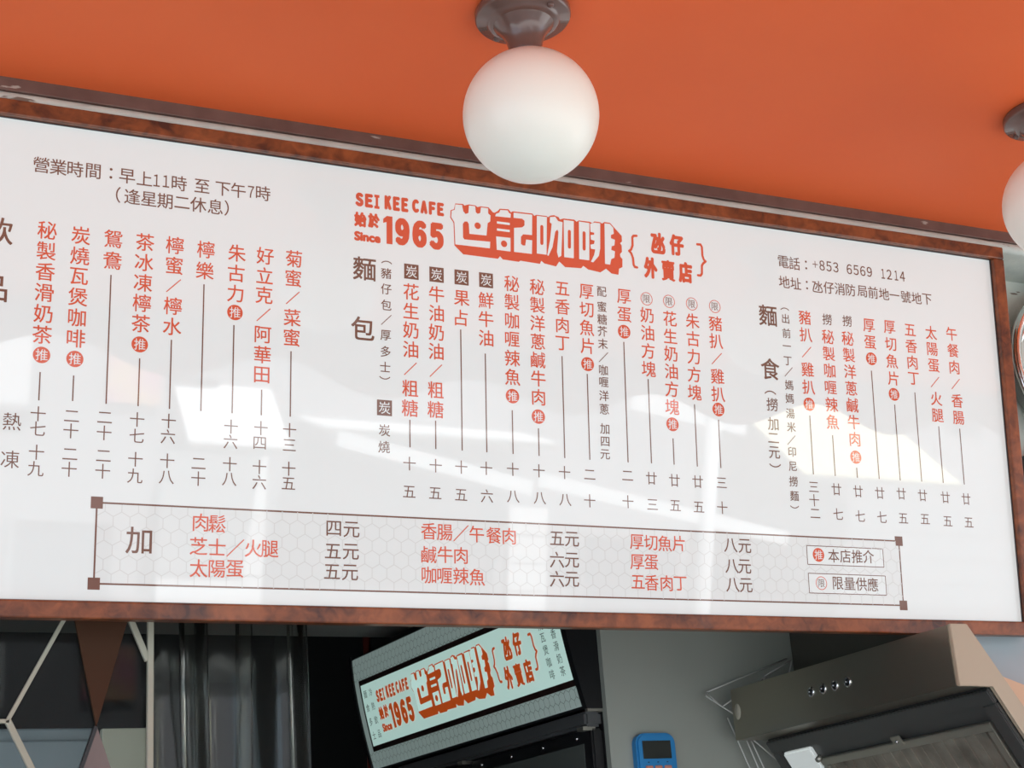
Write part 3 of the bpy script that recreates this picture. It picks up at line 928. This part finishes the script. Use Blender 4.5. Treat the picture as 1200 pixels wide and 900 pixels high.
for p, q in rods:
    bm_tube(bm, (p[0] - 1.98, p[1] - 2.95, p[2] - 0.42), (q[0] - 1.98, q[1] - 2.95, q[2] - 0.42), 0.0016, 6)
link('wire_frame', done(bm, 'wire_frame', True), 'wire', rack)

# ------------------------------------------------------------------ kitchen timer
tm = empty('kitchen_timer', (1.752, 2.97, zz(0.325)), 'blue digital kitchen timer stuck on the grey partition', 'timer')
bm = bmesh.new()
bm_box(bm, (-0.0475, -0.020, -0.062), (0.0475, 0.0005, 0.060))
vert = [e for e in bm.edges if abs(e.verts[0].co.x - e.verts[1].co.x) < 1e-6 and abs(e.verts[0].co.z - e.verts[1].co.z) < 1e-6]
bmesh.ops.bevel(bm, geom=vert, offset=0.022, segments=6, affect='EDGES', profile=0.5)
fr = [e for e in bm.edges if e.verts[0].co.y < -0.0199 and e.verts[1].co.y < -0.0199]
bmesh.ops.bevel(bm, geom=fr, offset=0.004, segments=2, affect='EDGES')
link('body', done(bm, 'body'), 'blue', tm)
box('display', (-0.034, -0.0216, 0.007), (0.034, -0.019, 0.044), 'lcd', tm, 0.001)
for k in range(3):
    box('button', (-0.031 + k * 0.0225, -0.0235, -0.022), (-0.014 + k * 0.0225, -0.019, -0.007), 'salmon', tm, 0.002)
    box('marking', (-0.0245 + k * 0.0225, -0.0206, -0.001), (-0.0205 + k * 0.0225, -0.0196, 0.001), 'black', tm)

# ------------------------------------------------------------------ drinks cooler with light-box header
fr = empty('drinks_cooler', (0, 0, 0), 'black upright drinks cooler with a lit white and orange header sign', 'fridge')
PH = -1.52294713
FP = Vector((1.565, 3.0, 0))
FD = Vector((math.cos(PH), math.sin(PH), 0))           # along the header, left to right as read
FN = Vector((FD.y, -FD.x, 0))                           # towards the shop's left
HW = 1.11
def cool(s, z, h=0.0):
    """s: metres from the near end (negative to the far end); z above camera; h proud of the face"""
    t = (z - 0.45) / 0.29
    rec = 0.052 * max(0.0, 1 - t) ** 1.5                        # the face bulges and tucks in at the bottom
    p = FP + FD * s + FN * (h - rec)
    return (p.x, p.y, zz(z))
def cool_grid(name, s0, s1, z0, z1, h, m, parent, n=10):
    bm = bmesh.new()
    vs = [[bm.verts.new(cool(s, z0 + (z1 - z0) * k / n, h)) for s in (s0, s1)] for k in range(n + 1)]
    for k in range(n):
        bm.faces.new((vs[k][0], vs[k][1], vs[k + 1][1], vs[k + 1][0]))
    me = done(bm, name, True)
    return link(name, me, m, parent)
hd = cool_grid('header_panel', -HW, 0.0, 0.45, 0.74, 0.0, 'lightbox', fr, 14)
cool_grid('sign_field', -HW + 0.035, -0.0, 0.499, 0.672, 0.0008, 'lb_core', hd, 10)
fl = Flat()
hexes(fl, -HW, 0.452, 0.0, 0.738, 0.013, 0.0012)
keep = Flat()
for f in fl.F:
    zs = [fl.V[i][1] for i in f]
    ss = [fl.V[i][0] for i in f]
    if max(zs) < 0.497 or min(zs) > 0.674:
        keep.add([fl.V[i][:2] for i in f], [(0, 1, 2, 3)])
keep.emit('hexagon_print', 'lb_hex', hd, lambda s, z, l: cool(s, z, 0.0012 + l), kind='stuff')
def zsub(p, q, n=8):
    return [(p[0] + (q[0] - p[0]) * k / n, p[1] + (q[1] - p[1]) * k / n) for k in range(n + 1)]
fl = Flat()
BL, BR_, BB, BT = -HW + 0.035, -0.004, 0.499, 0.672
for a, b in zip(zsub((BL, BB), (BL, BT)), zsub((BL, BB), (BL, BT))[1:]):
    fl.seg(a, b, 0.008)
for a, b in zip(zsub((BR_, BB), (BR_, BT)), zsub((BR_, BB), (BR_, BT))[1:]):
    fl.seg(a, b, 0.008)
fl.seg((BL - 0.004, BB), (BR_ + 0.004, BB), 0.0135)
fl.seg((BL - 0.004, BT), (BR_ + 0.004, BT), 0.0135)
fl.emit('border_print', 'lb_dark', hd, lambda s, z, l: cool(s, z, 0.0020 + l))
# logo mapped from the board
la = board_uv(415, 240)[0]
lb = board_uv(828, 300)[0]
lv1 = board_uv(416, 225)[1]
lv0 = zpt(1118, 520)[1]
def logo_map(h):
    def fn(u, v, l=0.0):
        s = -0.987 + (u - la) / (lb - la) * (0.867)
        z = 0.527 + (v - lv0) / (lv1 - lv0) * 0.112
        return cool(s, z, h + l)
    return fn
lg = L_or.emit('logo_shadow_print', 'lb_red', hd, logo_map(0.0020))
L_wh.emit('logo_letter_print', 'lb_white', hd, logo_map(0.0026))
for hl in L_holes:
    hl.emit('logo_counter_print', 'lb_red', hd, logo_map(0.0036))
L_branch.emit('branch_lettering', 'lb_red', hd, logo_map(0.0020))
L_txt.emit('logo_lettering', 'lb_red', hd, logo_map(0.0020))
fl = Flat()
for txt, s in (('麵食多士', -1.050), ('冷熱飲品', -1.015)):
    fl = Flat()
    for k, c in enumerate(txt):
        fl.char(c, s, 0.640 - k * 0.036, 0.021)
    fl.emit('small_lettering', 'lb_grey', hd, lambda s, z, l: cool(s, z, 0.0020 + l))
for txt, s in (('炭燒瓦煲咖啡', -0.086), ('秘製香滑奶茶', -0.040)):
    fl = Flat()
    for k, c in enumerate(txt):
        fl.char(c, s, 0.662 - k * 0.0265, 0.0215)
    fl.emit('small_lettering', 'lb_grey', hd, lambda s, z, l: cool(s, z, 0.0020 + l))
# header case: follows the bulge at both ends
def cheek(name, s0, s1, h, depth, z0, z1, m):
    bm = bmesh.new()
    n = 10
    P = []
    for s in (s0, s1):
        ring = [Vector(cool(s, z0 + (z1 - z0) * k / n, h)) for k in range(n + 1)]
        bk = FP + FD * s - FN * depth
        ring += [Vector((bk.x, bk.y, zz(z1))), Vector((bk.x, bk.y, zz(z0)))]
        P.append([bm.verts.new(p) for p in ring])
    k = len(P[0])
    for i in range(k):
        bm.faces.new((P[0][i], P[0][(i + 1) % k], P[1][(i + 1) % k], P[1][i]))
    bm.faces.new(P[0][::-1])
    bm.faces.new(P[1])
    return link(name, done(bm, name), m, fr)
cheek('header_cheek', 0.0, 0.018, 0.006, 0.35, 0.442, 0.75, 'black')
cheek('header_cheek', -HW - 0.012, -HW, 0.004, 0.35, 0.442, 0.75, 'black')
cheek('header_case', -HW - 0.002, 0.002, -0.004, 0.30, 0.445, 0.745, 'black')
def fbox(name, s0, s1, h0, h1, z0, z1, m, parent=None, bevel=0.0):
    bm = bmesh.new()
    vs = []
    for z in (z0, z1):
        for s, h in ((s0, h0), (s1, h0), (s1, h1), (s0, h1)):
            p = FP + FD * s + FN * h
            vs.append(bm.verts.new((p.x, p.y, z)))
    for f in ((0, 3, 2, 1), (4, 5, 6, 7), (0, 1, 5, 4), (1, 2, 6, 5), (2, 3, 7, 6), (3, 0, 4, 7)):
        bm.faces.new([vs[i] for i in f])
    if bevel:
        bmesh.ops.bevel(bm, geom=bm.edges[:], offset=bevel, segments=2, affect='EDGES')
    return link(name, done(bm, name), m, parent or fr)
fbox('body', -HW - 0.01, 0.016, -0.62, -0.085, 0.08, zz(0.435), 'black')
fbox('top_rail', -HW - 0.01, 0.014, -0.085, -0.044, zz(0.405), zz(0.437), 'rubber', bevel=0.006)
fbox('base', -HW - 0.01, 0.016, -0.60, -0.10, 0.0, 0.08, 'rubber')
for s0, s1 in ((-HW - 0.008, -HW / 2 - 0.003), (-HW / 2 + 0.003, 0.012)):
    d = fbox('door', s0, s1, -0.085, -0.058, 0.10, zz(0.402), 'black', bevel=0.004)
    fbox('door_glass', s0 + 0.045, s1 - 0.035, -0.058, -0.0565, 0.16, zz(0.374), 'doorglass', d)
    fbox('hinge', s1 - 0.03, s1 - 0.004, -0.070, -0.040, zz(0.398), zz(0.406), 'steel_lite', d)
    for k in range(4):
        sx = s0 + 0.06 + k * (s1 - s0 - 0.12) / 3
        p = FP + FD * sx + FN * (-0.057)
        st_ = lathe('stud', [(0.004, 0), (0.004, -0.003), (0, -0.004)], 'chrome', d, 12)
        st_.location = (p.x, p.y, zz(0.388))
        st_.rotation_euler = (0, math.pi / 2, 0)
fbox('hinge_pin', 0.006, 0.016, -0.12, -0.05, zz(0.4365), zz(0.4425), 'steel_lite')

# ------------------------------------------------------------------ lattice window under the board
win = empty('window_1', (0.45, 2.455, 0), kind='structure')
wx, wy = 0.45, 2.455
def wb(x0, z0, x1, z1, wd=0.0062, dp=0.008, name='lattice_bar'):
    return bar(name, (x0 - wx, 0, zz(z0)), (x1 - wx, 0, zz(z1)), wd, dp, 'cream', win)
def ext(x0, z0, x1, z1, z):
    return x0 + (x1 - x0) * (z - z0) / (z1 - z0)
wb(ext(0.443, .499, 0.367, .35, .54), .54, 0.367, .352)
wb(0.369, .350, 0.20, .350)
wb(0.366, .352, ext(0.367, .35, 0.402, .282, .19), .19, 0.0095)
wb(0.20, .192, 0.575, .192, name='lattice_rail')
wb(ext(0.546, .501, 0.573, .442, .54), .54, 0.5715, .440, 0.0095)
wb(0.575, .54, 0.575, -1.40, 0.0095, 0.010, 'lattice_post')
wb(0.20, .54, 0.20, -1.40, 0.0095, 0.010, 'lattice_post')
wb(0.20, -1.40, 0.581, -1.40, 0.0095, 0.010, 'lattice_rail')
def tri(name, pts, m):
    bm = bmesh.new()
    a = [bm.verts.new((x - wx, -0.004, zz(z))) for x, z in pts]
    b = [bm.verts.new((x - wx, 0.004, zz(z))) for x, z in pts]
    bm.faces.new(a)
    bm.faces.new(b[::-1])
    for k in range(3):
        bm.faces.new((a[k], b[k], b[(k + 1) % 3], a[(k + 1) % 3]))
    return link(name, done(bm, name), m, win)
tri('triangle_pane', [(ext(0.460, .5, 0.494, .342, .54), .54), (ext(0.539, .5, 0.495, .342, .54), .54), (0.4945, .341)], 'brownglass')
tri('triangle_pane', [(0.4945, .3415), (ext(0.494, .342, 0.473, .28, .193), .193), (ext(0.494, .342, 0.516, .28, .193), .193)], 'brownglass_refl')
bar('lead_strip', (0.4935 - wx, -0.001, zz(.341)), (ext(0.494, .342, 0.473, .28, .193) - wx, -0.001, zz(.193)), 0.006, 0.011, 'black', win)
box('glass_pane', (0.20 - wx, 0.005, 0.05), (0.575 - wx, 0.009, zz(.54)), 'glass', win)

# guessed shapes filling the paler area behind the lattice
cb = empty('pale_block', (0.40, 2.85, 0), 'blue grey block guessed for the paler area behind the lattice window', 'cabinet')
box('body', (-0.20, 0.0, 0.0), (0.172, 0.4, zz(0.394)), 'cabinet', cb, 0.004)
box('door', (-0.19, -0.012, 0.1), (0.162, 0.0, zz(0.372)), 'cabinet', cb, 0.003)
box('handle', (0.12, -0.03, zz(0.10)), (0.135, -0.012, zz(0.24)), 'steel_lite', cb, 0.003)
bd = empty('cream_board', (0.61, 2.80, 0), 'cream board guessed beside the blue grey block behind the lattice window', 'board')
box('sheet', (-0.036, 0.0, 0.0), (0.040, 0.018, zz(0.386)), 'papercream', bd, 0.002)
box('edge_strip', (0.040, -0.002, 0.0), (0.046, 0.020, zz(0.388)), 'rubber', bd)

# ------------------------------------------------------------------ vinyl strip curtain
cur = empty('strip_curtain', (0.75, 2.63, 0), 'clear vinyl strip curtain hanging beside the lattice window', 'curtain')
box('rail', (-0.155, -0.012, zz(0.60)), (0.155, 0.012, zz(0.63)), 'steel_lite', cur)
def strip(x0, x1, amp, ph, lean, yo, waves=1.0):
    bm = bmesh.new()
    n, mz = 22, 10
    g = []
    for j in range(mz + 1):
        z = zz(0.61) - j * (zz(0.61) - 0.03) / mz
        row = []
        for i in range(n + 1):
            t = i / n
            x = x0 + (x1 - x0) * t + lean * (j / mz)
            y = yo + amp * (0.6 + 0.5 * j / mz) * math.sin(ph + waves * math.pi * t) + 0.004 * math.sin(6 * t + j)
            row.append(bm.verts.new((x - 0.75, y, z)))
        g.append(row)
    for j in range(mz):
        for i in range(n):
            bm.faces.new((g[j][i], g[j][i + 1], g[j + 1][i + 1], g[j + 1][i]))
    me = done(bm, 'plastic_strip', True)
    o = link('plastic_strip', me, 'pvc', cur)
    md = o.modifiers.new('thickness', 'SOLIDIFY')
    md.thickness = 0.002
    return o
strip(0.610, 0.690, 0.030, 0.2, 0.02, 0.0)
strip(0.655, 0.702, 0.035, -0.5, 0.03, -0.02, 1.4)
strip(0.695, 0.790, 0.035, 0.0, -0.02, 0.004, 1.1)
strip(0.770, 0.862, 0.030, 0.6, 0.0, 0.022, 1.3)
strip(0.846, 0.882, 0.030, -0.8, 0.02, 0.0, 1.5)

# pipe at the back
bm = bmesh.new()
bm_tube(bm, (0, 0, 0), (0, 0, CEIL), 0.012, 12)
pipe = link('red_pipe', done(bm, 'red_pipe', True), 'redpipe')
pipe.location = (1.636, 4.32, 0)
tag(pipe, 'thin red pipe rising behind the lit drinks cooler header', 'pipe')

# ------------------------------------------------------------------ round steel lid and dark box on the pier
lid = empty('steel_basin', (2.530, 2.41, zz(1.055)), 'round shiny steel basin hanging on the pier to the right of the menu board', 'basin')
pf = [(0.0, -0.002), (0.120, -0.002), (0.140, 0.012), (0.158, 0.050), (0.166, 0.056), (0.170, 0.060), (0.178, 0.062), (0.184, 0.058), (0.185, 0.052), (0.182, 0.047), (0.174, 0.046), (0.166, 0.012), (0.150, -0.001)]
lathe('bowl', pf, 'foil', lid, 64, '-Y')
lathe('rim_ring', [(0.1735, 0.060), (0.1765, 0.0655), (0.1805, 0.0655), (0.1825, 0.060)], 'foil', lid, 64, '-Y')
lathe('inner_ring', [(0.128, 0.004), (0.131, 0.012), (0.136, 0.014), (0.140, 0.011)], 'foil', lid, 64, '-Y')
hk = empty('wall_hook', (2.488, 2.41, zz(1.262)), 'black wall hook above the round steel basin', 'hook')
lathe('base', [(0, 0.0), (0.020, 0.0), (0.020, 0.012), (0.014, 0.020), (0.0, 0.022)], 'black', hk, 24, '-Y')
lathe('peg', [(0.0075, 0.018), (0.0075, 0.055), (0.011, 0.058), (0.011, 0.066), (0, 0.068)], 'black', hk, 16, '-Y')
dbx = empty('switch_box', (2.45, 2.41, zz(0.81)), 'dark grey switch box below the round steel basin', 'switch box')
box('case', (-0.09, -0.045, -0.055), (0.10, 0.001, 0.055), 'rubber', dbx, 0.004)
box('lid', (-0.085, -0.052, -0.050), (0.095, -0.045, 0.050), 'rubber', dbx, 0.002)

# ------------------------------------------------------------------ the shop's own valance and the street opposite, mirrored in the glossy board
bm = bmesh.new()
n = 240
xs = [-3.0 + 8.2 * k / n for k in range(n + 1)]
lo_ = [2.615 + 0.045 * math.cos(2 * math.pi * (x - 0.75) / 0.66) + 0.012 * math.sin(2.1 * x) for x in xs]
rows = []
for y in (0.143, 0.149):
    rows.append([[bm.verts.new((x, y, z)) for x, z in zip(xs, lo_)], [bm.verts.new((x, y, CEIL + 0.16)) for x in xs]])
for k in range(n):
    for r in rows:
        bm.faces.new((r[0][k], r[0][k + 1], r[1][k + 1], r[1][k]))
    bm.faces.new((rows[0][0][k], rows[1][0][k], rows[1][0][k + 1], rows[0][0][k + 1]))
val = link('valance', done(bm, 'valance'), 'valcloth')
tag(val, 'grey scalloped valance along the street edge of the orange ceiling', 'valance')

FY = -5.6
box('wall_opposite', (-6, FY - 0.3, 0), (16, FY - 0.002, 6.5), 'fac', kind='structure')
def awning(x0, x1, z, dep, drop, m, label, ribs=8):
    r = empty('street_awning', ((x0 + x1) / 2, FY, z), label, 'awning', 'awnings across the street')
    hw = (x1 - x0) / 2
    for k in range(ribs):
        a, b = -hw + 2 * hw * k / ribs, -hw + 2 * hw * (k + 0.97) / ribs
        bm = bmesh.new()
        vs = [bm.verts.new(v) for v in ((a, 0.0, 0.0), (b, 0.0, 0.0), (b, dep, -drop), (a, dep, -drop), (a, 0, 0.03), (b, 0, 0.03), (b, dep, -drop + 0.03), (a, dep, -drop + 0.03))]
        for f in ((0, 3, 2, 1), (4, 5, 6, 7), (0, 1, 5, 4), (1, 2, 6, 5), (2, 3, 7, 6), (3, 0, 4, 7)):
            bm.faces.new([vs[i] for i in f])
        link('awning_panel', done(bm, 'awning_panel'), m, r)
    box('front_bar', (-hw, dep - 0.02, -drop - 0.03), (hw, dep + 0.02, -drop + 0.01), 'steel_lite', r)
awning(2.45, 3.12, 3.22, 0.5, 0.42, 'white', 'short white ribbed awning across the street beside the yellow poster', 5)
awning(3.3, 5.0, 3.05, 0.55, 0.10, 'white', 'long white flat awning across the street between the short awning and the pole', 4)
awning(6.6, 8.0, 3.55, 1.2, 0.75, 'tent', 'cream canvas awning across the street beyond the pole', 6)
def fwin(x0, x1, z0, z1, label, m='facwin'):
    r = empty('street_window', ((x0 + x1) / 2, FY, (z0 + z1) / 2), label, 'window', 'windows across the street')
    hw, hh = (x1 - x0) / 2, (z1 - z0) / 2
    box('pane', (-hw, 0.0, -hh), (hw, 0.03, hh), m, r)
    box('frame_side', (-hw - 0.04, 0, -hh - 0.04), (-hw, 0.06, hh + 0.04), 'fac', r)
    box('frame_side', (hw, 0, -hh - 0.04), (hw + 0.04, 0.06, hh + 0.04), 'fac', r)
    box('frame_top', (-hw, 0, hh), (hw, 0.06, hh + 0.04), 'fac', r)
    box('sill', (-hw, 0, -hh - 0.04), (hw, 0.08, -hh), 'fac', r)
fwin(1.25, 1.55, 3.02, 3.55, 'narrow white curtained window across the street left of the yellow poster', 'white')
fwin(2.46, 2.72, 3.32, 3.58, 'small pale window across the street above the short white awning', 'cream_wall')
fwin(8.40, 8.78, 3.55, 3.92, 'cream blinded window across the street nearer the cream awning', 'cream_wall')
fwin(8.92, 9.25, 3.50, 3.98, 'cream blinded window across the street farther from the cream awning', 'cream_wall')
fwin(1.5, 2.1, 1.0, 2.3, 'dark shop window across the street beside the pale door')
fwin(5.5, 6.3, 0.8, 2.35, 'dark shop window across the street beyond the pole')
po = box('street_poster', (2.02, FY, 3.08), (2.36, FY + 0.04, 3.42), 'yellow')
tag(po, 'yellow poster on the wall across the street', 'poster')
for x0, x1, z0, z1, m, nm in ((2.4, 3.1, 0.2, 2.72, 'white', 'white roller shutter across the street under the short awning'), (4.9, 5.2, 1.75, 2.55, 'white', 'narrow white shutter across the street beside the long awning'),
                              (7.0, 9.6, 0.1, 2.65, 'facshut', 'wide grey roller shutter across the street under the cream awning')):
    r = empty('roller_shutter', (x0, FY, z0), nm, 'shutter', 'shutters across the street')
    z = 0.0
    while z < z1 - z0 - 0.05:
        box('slat', (0, 0, z), (x1 - x0, 0.05, z + 0.19), m, r)
        z += 0.2
for p, q, wd, lab in (((3.25, -4.6, 2.86), (4.6, -4.6, 2.62), 0.10, 'unseen white banner added for a reflected streak near the short awning'), ((4.5, -4.3, 2.66), (6.4, -4.3, 2.36), 0.09, 'unseen white banner added for a reflected streak crossing the pole'),
                      ((5.5, -4.9, 3.30), (6.45, -4.9, 3.18), 0.14, 'unseen white banner added for a reflected streak beside the cream awning')):
    bm = bmesh.new()
    bm_bar(bm, p, q, wd, 0.02)
    o = link('reflection_banner', done(bm, 'reflection_banner'), 'white')  # white strip added out of view to streak the board's reflection
    tag(o, lab, 'banner', 'banners added for the board reflection')
bm = bmesh.new()
bm_tube(bm, (0, 0, 0), (0.22, 0, 3.9), 0.05, 12)
pole = link('street_pole', done(bm, 'street_pole', True), 'white')
pole.location = (5.05, -3.4, 0)
tag(pole, 'slim white leaning pole standing in the street', 'pole')
